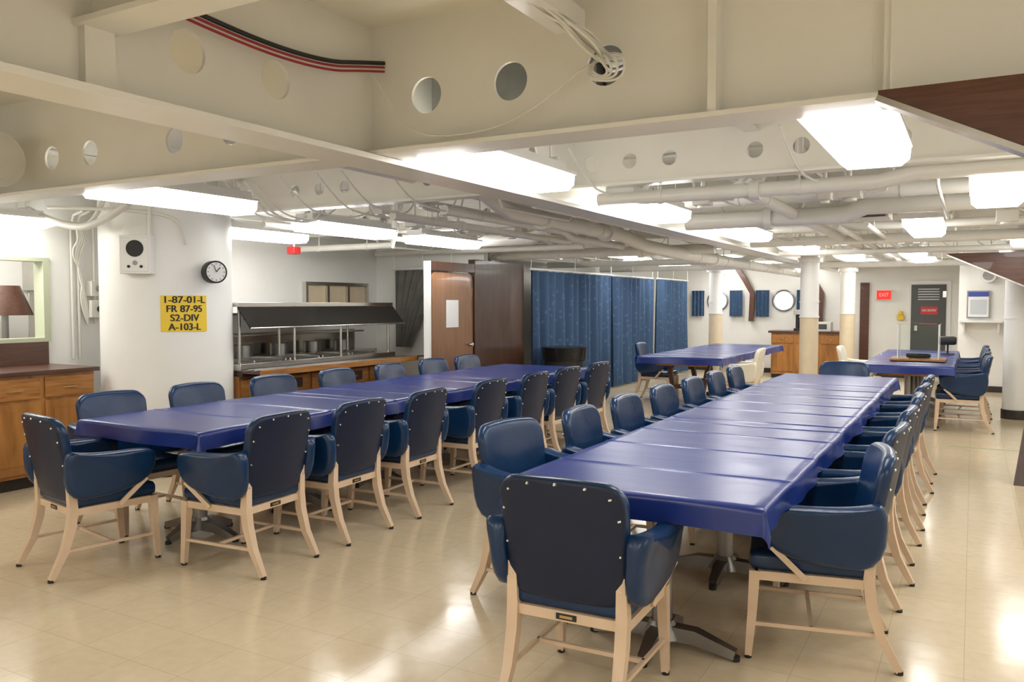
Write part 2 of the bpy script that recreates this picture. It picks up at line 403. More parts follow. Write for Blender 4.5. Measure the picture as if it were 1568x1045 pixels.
pipe([(-5.3,8.45,2.25),(-4.5,8.45,2.25),(-4.3,8.45,2.35),(-4.3,8.45,2.72)],.08)
pipe([(-6.2,12.2,2.12),(-3.0,12.2,2.12),(-2.6,12.2,2.25)],.05)
pipe([(-6.2,14.4,2.12),(.2,14.4,2.12)],.05)
pipe([(-2.3,9.8,2.2),(2.5,9.8,2.2)],.055,flanges=[((-.9,9.8,2.2),'x')])
pipe([(-2.3,9.05,2.28),(2.5,9.05,2.28)],.04)
pipe([(-2.3,11.4,2.16),(2.5,11.4,2.16)],.04)
pipe([(-7.2,2.68,2.33),(-4.9,2.68,2.33)],.12,name='ventilation_duct',flanges=[((-4.95,2.68,2.33),'x'),((-5.6,2.68,2.33),'x')])
FXC=FX+[(-.75,7.5),(-.75,7.2)]
def clear(x,y,w=.38,l=.75): return all(abs(x-fx)>w or abs(y-fy)>l for fx,fy in FXC)
for i in range(90):
    x=random.choice([-6.9,-6.0,-5.6,-4.6,-3.95,-3.1,-2.65,-1.6,-1.45,-.35,-.2,.4,.6,.55,-1.0,-4.3]); y=random.choice(B[1:-1])+random.uniform(.1,.4); l=random.uniform(1,4)
    if y>8.5 and x<-5.9: x=-5.8
    y1=min(y+l,15.5); z=random.uniform(2.12,2.45); r=random.uniform(.008,.018)
    if min([abs(x-fx) for fx,fy in FXC if y-.6<fy<y1+.6]+[9])<.3: z=random.uniform(2.32,2.45)
    mb=MB(); mb.tube([(x,y,ZC),(x,y,z+.06),(x,y+.04,z+.01),(x,y+.08,z),(x,y1-.08,z),(x+.02,y1-.02,z+.05),(x+.02,y1,ZC)],r,M_pipe,n=8); mb.obj('ceiling_conduit')
for i in range(26):
    y=random.choice([5.35,6.75,7.9,8.7,9.9,10.0,11.3,12.0,13.6]); x0_=random.choice([-6.2,-5.2,-4.4,-2.2,-1.7,-1.0,-.2]); x1_=x0_+random.uniform(.8,2.0); z=random.uniform(2.31,2.5)
    mb=MB(); mb.tube([(x0_,y,ZC),(x0_,y,z+.05),(x0_+.05,y,z),(x1_-.05,y,z),(x1_,y,z+.05),(x1_,y,ZC)],.012,M_pipe,n=8); mb.obj('ceiling_conduit')
c=0
while c<56:
    x=random.uniform(-6.0,.7); y=random.uniform(5.3,15); z=random.uniform(2.16,2.45); s=random.uniform(.04,.09)
    if abs(x-GX)<.25 or not clear(x,y) or min(abs(y-q) for q in B)<.2: continue
    c+=1
    mb=MB(); mb.box(x-s,x+s,y-s,y+s,z,z+s*1.2,M_pipe); mb.cyl((x,y,z+s),(x,y,ZC),.014,M_pipe,n=8); mb.cyl((x,y,z-.02),(x,y,z),s*.6,M_pipe)
    if c%3==0: mb.tube([(x+s,y,z+s*.5),(x+s+.15,y,z+s*.5),(x+s+.2,y,z+.2),(x+s+.2,y,ZC)],.01,M_pipe,n=6)
    mb.obj('junction_box',bevel=.006)
def cable(path,r,m,name='hanging_cable'):
    cu=bpy.data.curves.new(name,'CURVE'); cu.dimensions='3D'; cu.bevel_depth=r; cu.bevel_resolution=3
    sp=cu.splines.new('NURBS'); sp.points.add(len(path)-1); sp.use_endpoint_u=True; sp.order_u=3
    for p,q in zip(sp.points,path): p.co=(*q,1)
    cu.materials.append(m); o=bpy.data.objects.new(name,cu); scene.collection.objects.link(o); return o
for i in range(30):
    x=random.uniform(-5.5,.5); y=random.choice(B[1:5]); d=random.uniform(.3,.8)
    cable([(x,y-.3,2.5),(x+.05,y-.1,2.28),(x+.15,y+.05,2.18+random.uniform(0,.05)),(x+.1+d*.3,y+.3,2.2),(x+.2,y+d,2.4)],.007,M_pipe)
mb=MB(); mb.box(-.98,-.62,7.32,7.70,2.20,2.26,M_pipe)
for k in range(5): mb.box(-.96,-.64,7.31,7.32,2.205+k*.011,2.211+k*.011,M_black)
mb.box(-.84,-.76,7.5,7.58,2.26,ZC,M_pipe)
mb.obj('air_vent')
mb=MB()
path=[(.45+.07*math.cos(a*math.pi/8),4.9,2.2+.07*math.sin(a*math.pi/8)) for a in range(17)]
mb.tube(path,.008,M_pipe,n=8); mb.cyl((.45,4.9,2.2),(.45,5.1,2.2),.015,M_pipe); mb.cyl((.38,4.9,2.2),(.52,4.9,2.2),.006,M_pipe,n=6); mb.cyl((.45,4.9,2.13),(.45,4.9,2.27),.006,M_pipe,n=6)
mb.cyl((.45,5.08,2.2),(.45,5.08,2.3),.04,M_pipe)
mb.obj('valve_handwheel')

for k,(m,r) in enumerate([(M_black,.009),(M_redc,.005),(M_redc,.005)]):
    d=k*.018
    cable([(-2.32,.8,2.6-d),(-2.33,1.6,2.52-d),(-2.33,1.95,2.485-d),(-2.33,2.3,2.47-d),(-2.33,2.6,2.49-d),(-2.34,2.8,2.54-d),(-2.3,2.92,2.56-d)],r,m)
for k in range(9):
    j=lambda s=.02: random.uniform(-s,s)
    cable([(-1.38+j(),1.2,2.57),(-1.36+j(),2.0,2.57+j(.01)),(-1.36+j(),2.4,2.56),(-1.33+j(.04),2.65,2.53+j(.03)),(-1.26+j(.05),2.78,2.47+j(.05)),(-1.25+j(.03),2.9,2.41+j(.03)),(-1.2+j(.1),3.1,2.45+j(.05)),(-1.1+j(.2),3.4,2.6)],.006,M_pipe)
for k in range(4):
    cable([(-1.25,2.9,2.43),(-1.24+.04*k,2.80,2.42),(-1.18+.02*k,2.82,2.35-.015*k),(-1.22-.02*k,2.83,2.33),(-1.28,2.84,2.38),(-1.26,2.95,2.46)],.005,M_pipe)
cable([(-2.32,2.86,2.50),(-2.22,2.87,2.34),(-2.1,2.87,2.22),(-1.9,2.87,2.19),(-1.65,2.87,2.21),(-1.45,2.87,2.30),(-1.3,2.87,2.40),(-1.25,2.93,2.43)],.004,M_pipe)
cable([(-.18,2.86,2.68),(-.2,2.86,2.55),(-.12,2.86,2.47),(-.04,2.86,2.52),(-.05,2.86,2.62),(-.02,2.86,2.72)],.008,M_pipe)
cable([(-3.0,4.2,2.5),(-2.9,4.8,2.4),(-2.8,5.0,2.3),(-2.6,5.3,2.42),(-2.45,5.5,2.5)],.006,M_redc)

# wood stair panels upper right
def stairpanel(Y,x0,z0,x1,z1,ztop):
    mb=MB(); t=.05
    p=[(x0,z0),(x1,z1),(x1,ztop),(x0,ztop)]
    vs=[(x,Y,z) for x,z in p]+[(x,Y+t,z) for x,z in p]
    mb.add(vs,[(0,1,2,3),(4,7,6,5),(0,4,5,1),(1,5,6,2),(2,6,7,3),(3,7,4,0)],M_panel)
    d=Vector((x1-x0,0,z1-z0)).normalized(); nrm=Vector((-d.z,0,d.x))*-.018
    if nrm.z>0: nrm=-nrm
    a=Vector((x0,0,z0));b_=Vector((x1,0,z1))
    vs=[];
    for yy in (Y-.012,Y+t+.012):
        for q in (a,b_,b_+nrm,a+nrm): vs.append((q.x,yy,q.z))
    mb.add(vs,[(0,1,2,3),(4,7,6,5),(0,4,5,1),(1,5,6,2),(2,6,7,3),(3,7,4,0)],M_steel)
    return mb.obj('stair_side_panel')
stairpanel(2.76,-.27,2.135,1.6,1.2,2.15)
stairpanel(11.55,-.30,2.10,2.2,.9,2.11)
mb=MB(); 
vs=[(.32,7.8,0),(.9,7.8,0),(.9,7.86,0),(.32,7.86,0),(.56,8.5,1.5),(.9,8.5,1.5),(.9,8.56,1.5),(.56,8.56,1.5)]
mb.add(vs,[(0,3,2,1),(4,5,6,7),(0,1,5,4),(1,2,6,5),(2,3,7,6),(3,0,4,7)],M_walnut); mb.obj('stair_stringer')

# ------------------------------------------------------------------ pillars
def pillar(x,y,r=.13,tan=True):
    mb=MB(); mb.cyl((x,y,0),(x,y,.12),r+.012,M_base,n=28); mb.cyl((x,y,.12),(x,y,1.3),r,M_tan if tan else M_wall,n=28); mb.cyl((x,y,1.3),(x,y,ZC),r,M_wall,n=28)
    mb.cyl((x,y,1.29),(x,y,1.31),r+.01,M_wall,n=28); mb.cyl((x,y,2.06),(x,y,2.12),r+.04,M_beam,n=28); mb.cyl((x,y,1.5),(x,y,1.52),r+.008,M_wall,n=28)
    mb.obj('support_pillar')
pillar(-2.0,12.0,.125); pillar(-2.0,16.0); pillar(-4.15,15.0,.12); pillar(.50,12.35,.15,False)

CX,CY,CR=-6.43,4.97,.562
mb=MB(); mb.cyl((CX,CY,0),(CX,CY,ZC),CR,M_wall,n=64); mb.cyl((CX,CY,0),(CX,CY,.1),CR+.01,M_base,n=64); mb.obj('round_column')
def col(s,z,off=0,a0=0.0):
    a=a0+s/CR; return (CX+(CR+off)*math.cos(a),CY+(CR+off)*math.sin(a),z)
a0=math.radians(-24)
mb=MB(); vs=[];fs=[];N=16
for k,z in enumerate((1.25,1.56)):
    for off in (.002,.006):
        for i in range(N+1): vs.append(col(-.193+.386*i/N,z,off,a0))
W=N+1
for i in range(N): fs+=[(W+i,W+i+1,3*W+i+1,3*W+i),(i,W+i,W+i+1,i+1),(2*W+i,2*W+i+1,3*W+i+1,3*W+i)]
mb.add(vs,fs,M_yellow)
def textmesh(mbt,txt,size,mapf,m,maxw=None,bold=.012):
    cu=bpy.data.curves.new('t','FONT'); cu.body=txt; cu.size=size; cu.align_x='CENTER'; cu.align_y='CENTER'; cu.offset=size*bold
    o=bpy.data.objects.new('t',cu); scene.collection.objects.link(o); bpy.context.view_layer.update()
    me=bpy.data.meshes.new_from_object(o.evaluated_get(bpy.context.evaluated_depsgraph_get()))
    w=max(v.co.x for v in me.vertices)-min(v.co.x for v in me.vertices)
    k=(maxw/w) if maxw else 1
    mbt.add([mapf(v.co.x*k,v.co.y) for v in me.vertices],[tuple(p.vertices) for p in me.polygons],m)
    bpy.data.objects.remove(o,do_unlink=True)
for i,(t,w) in enumerate((('1-87-01-L',.335),('FR 87-95',.29),('S2-DIV',.235),('A-103-L',.265))):
    zc=1.522-i*.078
    for dx in (-.0022,0,.0022): textmesh(mb,t,.083,lambda x,y:col(x+dx,zc+y,.009+dx*.2,a0),M_ink,maxw=w,bold=.006)
mb.obj('yellow_compartment_sign',smooth=False)
mb=MB(); mb.box(-.02,.11,-.125,.125,-.16,.16,M_white); mb.box(.11,.115,-.105,.105,-.14,.14,M_white)
mb.cyl((.11,0,.05),(.122,0,.05),.07,M_black,n=24); mb.cyl((.11,-.05,-.1),(.125,-.05,-.1),.012,M_black); mb.cyl((.11,.05,-.1),(.125,.05,-.1),.012,M_black)
mb.cyl((.04,.1,.16),(.04,.1,.5),.015,M_pipe); mb.cyl((.11,0,-.07),(.12,0,-.07),.02,M_dsteel)
a=math.radians(-60); mb.obj('wall_speaker',loc=(CX+CR*math.cos(a),CY+CR*math.sin(a),1.90),rz=a+.1,bevel=.01)
mb=MB(); mb.cyl((-.045,0,0),(.045,0,0),.098,M_black,n=40); mb.cyl((.045,0,0),(.048,0,0),.083,M_paper,n=40)
mb.tube([(.05,0,0),(.05,.035,.04)],.004,M_ink,n=6); mb.tube([(.05,0,0),(.05,-.02,.06)],.003,M_ink,n=6)
for k in range(12):
    t=k*math.pi/6; mb.cyl((.048,.07*math.cos(t),.07*math.sin(t)),(.05,.07*math.cos(t),.07*math.sin(t)),.005,M_ink,n=6)
mb.box(-.13,-.04,-.02,.02,-.03,.03,M_black)
a=math.radians(-3); mb.obj('wall_clock',loc=(CX+(CR+.1)*math.cos(a),CY+(CR+.1)*math.sin(a),1.765),rz=a-.3)

# ------------------------------------------------------------------ left window
mb=MB()
mb.box(XL-.13,XL+.02,3.16,4.36,1.15,1.185,M_green); mb.box(XL-.13,XL+.02,3.16,4.36,1.865,1.90,M_green)
mb.box(XL-.129,XL+.019,3.16,3.22,1.185,1.865,M_green); mb.box(XL-.129,XL+.019,4.30,4.36,1.185,1.865,M_green)
mb.obj('window_1')
mb=MB(); mb.cyl((XL-.75,4.38,1.38),(XL-.75,4.38,1.66),.24,M_panel,r1=.13,n=24); mb.cyl((XL-.75,4.38,0),(XL-.75,4.38,1.38),.03,M_dsteel); mb.cyl((XL-.75,4.38,0),(XL-.75,4.38,.03),.15,M_dsteel); mb.obj('floor_lamp')
mb=MB(); mb.box(XL-1.1,XL-.7,4.75,5.3,1.62,1.95,M_steel); mb.box(XL-1.1,XL-.75,4.8,5.3,0,1.0,M_dsteel); mb.box(XL-1.1,XL-1.08,4.8,5.3,1.0,1.62,M_steel); mb.obj('galley_range_hood',bevel=.005)

mb=MB()
for y,z0 in ((4.56,.98),(4.62,.98),(4.78,1.3)):
    mb.tube([(XL+.03,y,z0),(XL+.03,y,2.2),(XL+.08,y,2.3),(XL+.3,y-.05,2.32)],.013,M_pipe,n=8)
mb.box(XL,XL+.1,4.70,4.86,1.36,1.52,M_pipe); mb.box(XL,XL+.09,4.71,4.85,1.56,1.7,M_pipe); mb.cyl((XL+.1,4.78,1.44),(XL+.13,4.78,1.44),.03,M_black)
mb.cyl((XL+.09,4.78,1.63),(XL+.11,4.78,1.63),.03,M_dsteel)
mb.obj('wall_conduit',bevel=.004)
for k in range(4):
    cable([(XL+.15,4.5,2.25),(XL+.2,4.55+.02*k,2.1),(XL+.1,4.5+.03*k,1.95),(XL+.06,4.66-.02*k,1.75),(XL+.06,4.6+.03*k,1.5),(XL+.04,4.7,1.3)],.008,M_pipe)
cable([(-7.1,4.1,2.3),(-6.7,4.2,2.12),(-6.3,4.25,2.15),(-6.1,4.35,2.32)],.03,M_pipe)
cable([(-7.1,4.2,2.15),(-6.8,4.25,2.2),(-6.5,4.3,2.12),(-6.4,4.35,2.4)],.02,M_pipe)
cable([(-5.9,4.75,2.0),(-5.85,4.7,2.15),(-5.95,4.6,2.25),(-6.3,4.3,2.28),(-6.8,4.1,2.3)],.014,M_pipe)

# ------------------------------------------------------------------ oak cabinet left
def cabinet(name,xf,xb,y0,y1,h,ndraw,splash=True,top=M_walnuth):
    mb=MB()
    mb.box(xb,xf-.05,y0+.03,y1-.03,0,.1,M_base)
    mb.box(xb,xf,y0,y1,.1,h-.035,M_oak)
    mb.box(xb,xf+.04,y0-.03,y1+.03,h-.035,h,top)
    if splash: mb.box(xb,xb+.025,y0,y1,h,h+.2,top)
    w=(y1-y0)/ndraw
    for i in range(ndraw):
        a=y0+i*w+.02;b_=y0+(i+1)*w-.02
        mb.box(xf,xf+.018,a,b_,h-.225,h-.06,M_oakh)
        c=(a+b_)/2
        mb.tube([(xf+.018,c-.06,h-.15),(xf+.045,c-.045,h-.15),(xf+.045,c+.045,h-.15),(xf+.018,c+.06,h-.15)],.006,M_brass,n=8)
        mb.box(xf,xf+.018,a,b_,.13,h-.25,M_oak)
        mb.box(xf+.018,xf+.024,a+.07,b_-.07,.2,h-.32,M_oak)
        mb.cyl((xf+.018,b_-.035,.5),(xf+.04,b_-.035,.5),.012,M_brass)
    return mb.obj(name,bevel=.004)
cabinet('oak_sideboard',-6.58,XL+.002,1.6,4.33,.95,6)

# ------------------------------------------------------------------ serving line
mb=MB()
y0,y1=5.38,7.72; ym=5.56; xf=-5.98; xb=-6.75; xm=-6.1
mb.box(xm,xf-.06,y0,y1,0,.1,M_base); mb.box(xm,xf,y0,y1,.1,.80,M_oak); mb.box(xb,xm,ym,y1,.0,.80,M_oak)
w=(y1-y0)/5
for i in range(5):
    a=y0+i*w+.02;b_=a+w-.04
    mb.box(xf,xf+.018,a,b_,.13,.58,M_oak); mb.box(xf,xf+.018,a,b_,.61,.77,M_oakh)
    mb.cyl((xf+.018,(a+b_)/2,.69),(xf+.04,(a+b_)/2,.69),.012,M_brass)
    mb.box(xf+.018,xf+.022,a+.1,b_-.1,.64,.74,M_walnut)
mb.box(xf-.02,xf+.05,y0,y1,.80,.86,M_walnut)
mb.box(xf+.05,xf+.28,y0,y1+.1,.835,.86,M_walnuth); mb.box(xf+.28,xf+.30,y0,y1+.1,.82,.875,M_oakh)
mb.tube([(xf+.30,y1+.05,.87),(xf+.30,y1+.25,.87)],.012,M_steel)
for k in range(2): mb.tube([(xf+.12+.09*k,y0,.868),(xf+.12+.09*k,y1+.08,.868)],.008,M_dsteel,n=8)
mb.box(xm,xf+.03,y0,y1,.86,.92,M_steel); mb.box(xb,xm,ym,y1,.80,.92,M_steel)
for i in range(4):
    a=ym+.12+i*.48
    mb.box(xb+.2,xf-.12,a,a+.40,.92,.924,M_dsteel); mb.box(xb+.18,xf-.10,a-.02,a,.92,.935,M_steel); mb.box(xb+.18,xf-.10,a+.40,a+.42,.92,.935,M_steel)
for y in (y0+.06,ym+.6,ym+1.3,y1-.03):
    mb.cyl((xf-.05,y,.92),(xf-.05,y,1.46),.014,M_steel)
for y in (ym+.03,ym+1,y1-.03): mb.cyl((xb+.1,y,.92),(xb+.1,y,1.46),.014,M_steel)
mb.box(xm,xf+.0,y0,y1,1.46,1.50,M_steel); mb.box(xb,xm,ym,y1,1.46,1.50,M_steel)
vs=[(xf+.0,y0,1.46),(xf+.0,y1,1.46),(xf+.17,y1,1.26),(xf+.17,y0,1.26)]
mb.add([(x,y,z) for x,y,z in vs]+[(x-.01,y,z-.008) for x,y,z in vs],[(0,1,2,3),(4,7,6,5),(0,4,5,1),(1,5,6,2),(2,6,7,3),(3,7,4,0)],M_dglass)
mb.tube([(xf+.17,y0,1.26),(xf+.17,y1,1.26)],.008,M_steel)
for y in (y0+.1,(y0+y1)/2,y1-.1): mb.tube([(xf-.04,y,1.40),(xf+.08,y,1.34)],.006,M_steel,n=6)
mb.obj('serving_counter',bevel=.003)
mb=MB(); X0=XL+.002; mb.box(X0,X0+.40,5.7,8.5,0,.9,M_steel)
for i in range(4): mb.box(X0+.40,X0+.41,6.15+i*.54,6.62+i*.54,.12,.8,M_dsteel)
mb.box(X0,X0+.02,5.7,8.5,.9,1.15,M_steel)
mb.box(X0+.02,X0+.22,5.75,8.45,1.12,1.14,M_steel)
for i in range(4): mb.cyl((X0+.2,6.4+i*.55,.9),(X0+.2,6.4+i*.55,1.03),.11,M_dsteel,n=20)
mb.obj('steam_table',bevel=.004)
mb=MB(); mb.box(X0,X0+.26,6.0,8.9,1.36,1.385,M_steel)
for y in (6.6,7.6,8.6): mb.box(X0,X0+.24,y,y+.02,1.30,1.36,M_steel)
mb.obj('wall_shelf')
mb=MB(); 
mb.box(X0,X0+.06,7.55,8.75,1.46,1.50,M_steel); mb.box(X0,X0+.06,7.55,8.75,1.72,1.76,M_steel)
for k in range(4): mb.box(X0,X0+.06,7.55+k*.387,7.59+k*.387,1.50,1.72,M_steel)
mb.box(X0,X0+.02,7.58,8.72,1.50,1.72,M_tan)
mb.obj('window_2')
def curtain(name,axis,pos,a0,a1,z0,z1,amp=.05,freq=9,m=M_curt,N=None,rail=True,gather=0.0):
    mb=MB(); N=N or int(abs(a1-a0)*60); K=12; vs=[];fs=[]
    for k in range(K+1):
        z=z0+(z1-z0)*k/K
        for i in range(N+1):
            u=i/N; a=a0+(a1-a0)*u; d=amp*(1-.3*k/K)*(math.sin(a*freq*2*math.pi+1.1*math.sin(a*3.1+k*.05))+.4*math.sin(a*freq*3.7+1+.15*k))
            if gather:
                s_=1-gather*(1-k/K)**.7; a=a0+(a-a0)*s_
            vs.append((a,pos+d,z) if axis=='x' else (pos+d,a,z))
    for k in range(K):
        for i in range(N): fs.append((k*(N+1)+i,k*(N+1)+i+1,(k+1)*(N+1)+i+1,(k+1)*(N+1)+i))
    mb.add(vs,fs,m)
    if rail:
        p0=(a0-.05,pos,z1+.02) if axis=='x' else (pos,a0-.05,z1+.02); p1=(a1+.05,pos,z1+.02) if axis=='x' else (pos,a1+.05,z1+.02)
        mb.cyl(p0,p1,.014,M_white,n=8)
        kk=max(2,int((a1-a0)/1.2))
        for i in range(kk+1):
            a=a0+(a1-a0)*i/kk; q=(a,pos) if axis=='x' else (pos,a); mb.cyl((*q,z1+.02),(*q,ZC),.008,M_white,n=6)
    return mb.obj(name,ang=80)
M_gcurt=mat('grey_curtain_fabric',(0.13,0.125,0.11),.8,noise=.15)
curtain('grey_doorway_curtain','x',8.85,-6.82,-5.9,.9,1.93,amp=.022,freq=7,m=M_gcurt,gather=.7)
mb=MB(); Z1=1.86
pts=rrect(7.78,8.70,.02,Z1,.10)
mb.slab(pts,.045,.004,lambda a,z,t:(-5.5+t,a,z),M_door,caps=(.8,.4),ns=2)
mb.cyl((-5.48,8.62,.98),(-5.43,8.62,.98),.025,M_steel); mb.tube([(-5.43,8.62,.98),(-5.43,8.54,.98)],.01,M_steel)
mb.box(-5.478,-5.472,8.10,8.36,1.20,1.53,M_paper)
mb.obj('door_1')
mb=MB(); mb.box(-5.56,-5.46,8.72,10.0,0,2.04,M_walnut); mb.box(-6.3,-5.56,9.94,10.0,0,2.04,M_walnut); mb.obj('walnut_partition',bevel=.004)
mb=MB(); mb.box(-5.54,-5.46,7.73,7.765,0,1.98,M_white); mb.box(-5.54,-5.46,7.765,8.71,1.875,1.98,M_walnut); mb.obj('trim_door_frame')

curtain('blue_curtain','y',-5.4,10.1,13.0,.04,1.95,amp=.06,freq=4)
curtain('blue_curtain','y',-5.45,13.1,15.2,.04,1.95,amp=.06,freq=4.3)
curtain('blue_curtain','y',-5.38,15.3,17.2,.04,1.95,amp=.06,freq=3.7)
mb=MB(); mb.cyl((-4.95,10.25,0),(-4.95,10.25,.78),.24,M_black,r1=.28,n=28)
mb.cyl((-4.95,10.25,.70),(-4.95,10.25,.88),.30,M_blackg,r1=.32,n=28); mb.cyl((-4.95,10.25,.88),(-4.95,10.25,.89),.32,M_blackg,r1=.22,n=28)
mb.obj('trash_can')

# ------------------------------------------------------------------ chairs
def chairmesh(name,MV,MBK):
    mb=MB()
    mb.rbox((0,.015,.415),(.47,.48,.085),.035,MV,fn=lambda p:(p.x,p.y,p.z+(.012*(1-(p.x/.24)**2)*(1-((p.y-.015)/.24)**2) if p.z>.43 else 0)))
    for x in(-.235,.205): mb.box(x,x+.03,-.215,.245,.338,.376,M_frame)
    mb.box(-.235,.235,.215,.245,.338,.376,M_frame); mb.box(-.235,.235,-.225,-.195,.338,.376,M_frame)
    mb.box(-.04,.04,-.228,-.225,.346,.368,M_black)
    mb.box(-.025,.025,-.2295,-.228,.352,.362,M_brass)
    for s in(-1,1):
        mb.tube([(s*.222,.228,.376),(s*.226,.236,.2),(s*.23,.25,.012)],.02,M_frame,square=True,radii=[.022,.019,.014])
        mb.tube([(s*.215,-.225,.54),(s*.215,-.215,.38),(s*.214,-.225,.28),(s*.214,-.262,.15),(s*.218,-.335,.012)],.02,M_frame,square=True,radii=[.018,.022,.022,.019,.014])
        mb.cyl((s*.23,.25,0),(s*.23,.25,.014),.016,M_black,n=10); mb.cyl((s*.218,-.335,0),(s*.218,-.335,.014),.016,M_black,n=10)
        mb.tube([(s*.228,.24,.15),(s*.214,-.262,.15)],.008,M_frame,square=True)
        pts=chaikin([(-.265,.425),(-.05,.43),(.10,.455),(.185,.50),(.225,.57),(.215,.655),(.13,.675),(-.03,.675),(-.18,.685),(-.285,.71)],2)
        mb.slab(pts,.072,.034,lambda a,z,t,s=s:(s*(.256+max(0,z-.45)*.08+.012*math.sin((a+.28)*5.5)+t*(1+.35*max(0,(z-.6)/.08))),a,z),MV,ns=5,caps=(.9,.75,.4))
        mb.tube([(s*.285,.165,.50),(s*.238,.03,.36)],.012,M_frame,square=True)
    mb.tube([(-.222,0,.15),(.222,0,.15)],.008,M_frame,square=True)
    o=rrect(-.25,.25,.415,.872,.08,8)
    o=[(x*(.95+.05*(z-.415)/.47),z+.014*(1-(x/.25)**2)*(1 if z>.65 else 0)) for x,z in o]
    def pl(x,z,t): return (x,-.218-(z-.42)*.19+t+.5*x*x,z)
    mb.slab(o,.058,.024,pl,MV,mback=MBK)
    st=[(-.195,.826),(-.11,.858),(0,.864),(.11,.858),(.195,.826),(-.222,.75),(.222,.75),(-.22,.62),(.22,.62),(-.215,.49),(.215,.49)]
    for x,z in st:
        p=Vector(pl(x,z,-.029)); mb.cyl(p,p+Vector((0,-.006,0)),.007,M_stud,r1=.004,n=10)
    return mb.mesh(name,ang=40)
CH=chairmesh('dining_chair',M_vinyl,M_vback)
CHC=chairmesh('cream_dining_chair',M_cream,M_cream)
def chair(x,y,face,me=CH,name='dining_chair'):
    return inst(me,name,(x,y,0),math.radians(face-90))
J=lambda a: random.uniform(-a,a)
chair(-1.27,2.86,90+2)
for k,y in enumerate([3.72,4.55,5.35,6.15,6.95,7.75]): chair(-.60,y,180+(12 if k==0 else J(4)))
for k,y in enumerate([3.66,4.40,5.12,5.86,6.6,7.3,7.98]): chair(-1.74 if k else -1.84,y,(-10 if k==0 else J(4)))
chair(-1.16,8.84,270)
chair(-4.42,2.90,80)
for k,y in enumerate([3.33,4.04,4.76,5.65,6.42,7.1,7.85]): chair(-3.66,y,180+(3 if k==0 else J(4)))
for k,y in enumerate([3.52,4.25,5.03,5.85,6.65,7.4,8.1]): chair(-4.92,y,J(5))
for y in (10.95,11.9,12.8,13.6): chair(-.12,y,180+J(6))
chair(-1.35,12.4,0,CHC,'cream_dining_chair')
chair(-2.78,11.3,183,CHC,'cream_dining_chair')
chair(-4.2,12.0,2)

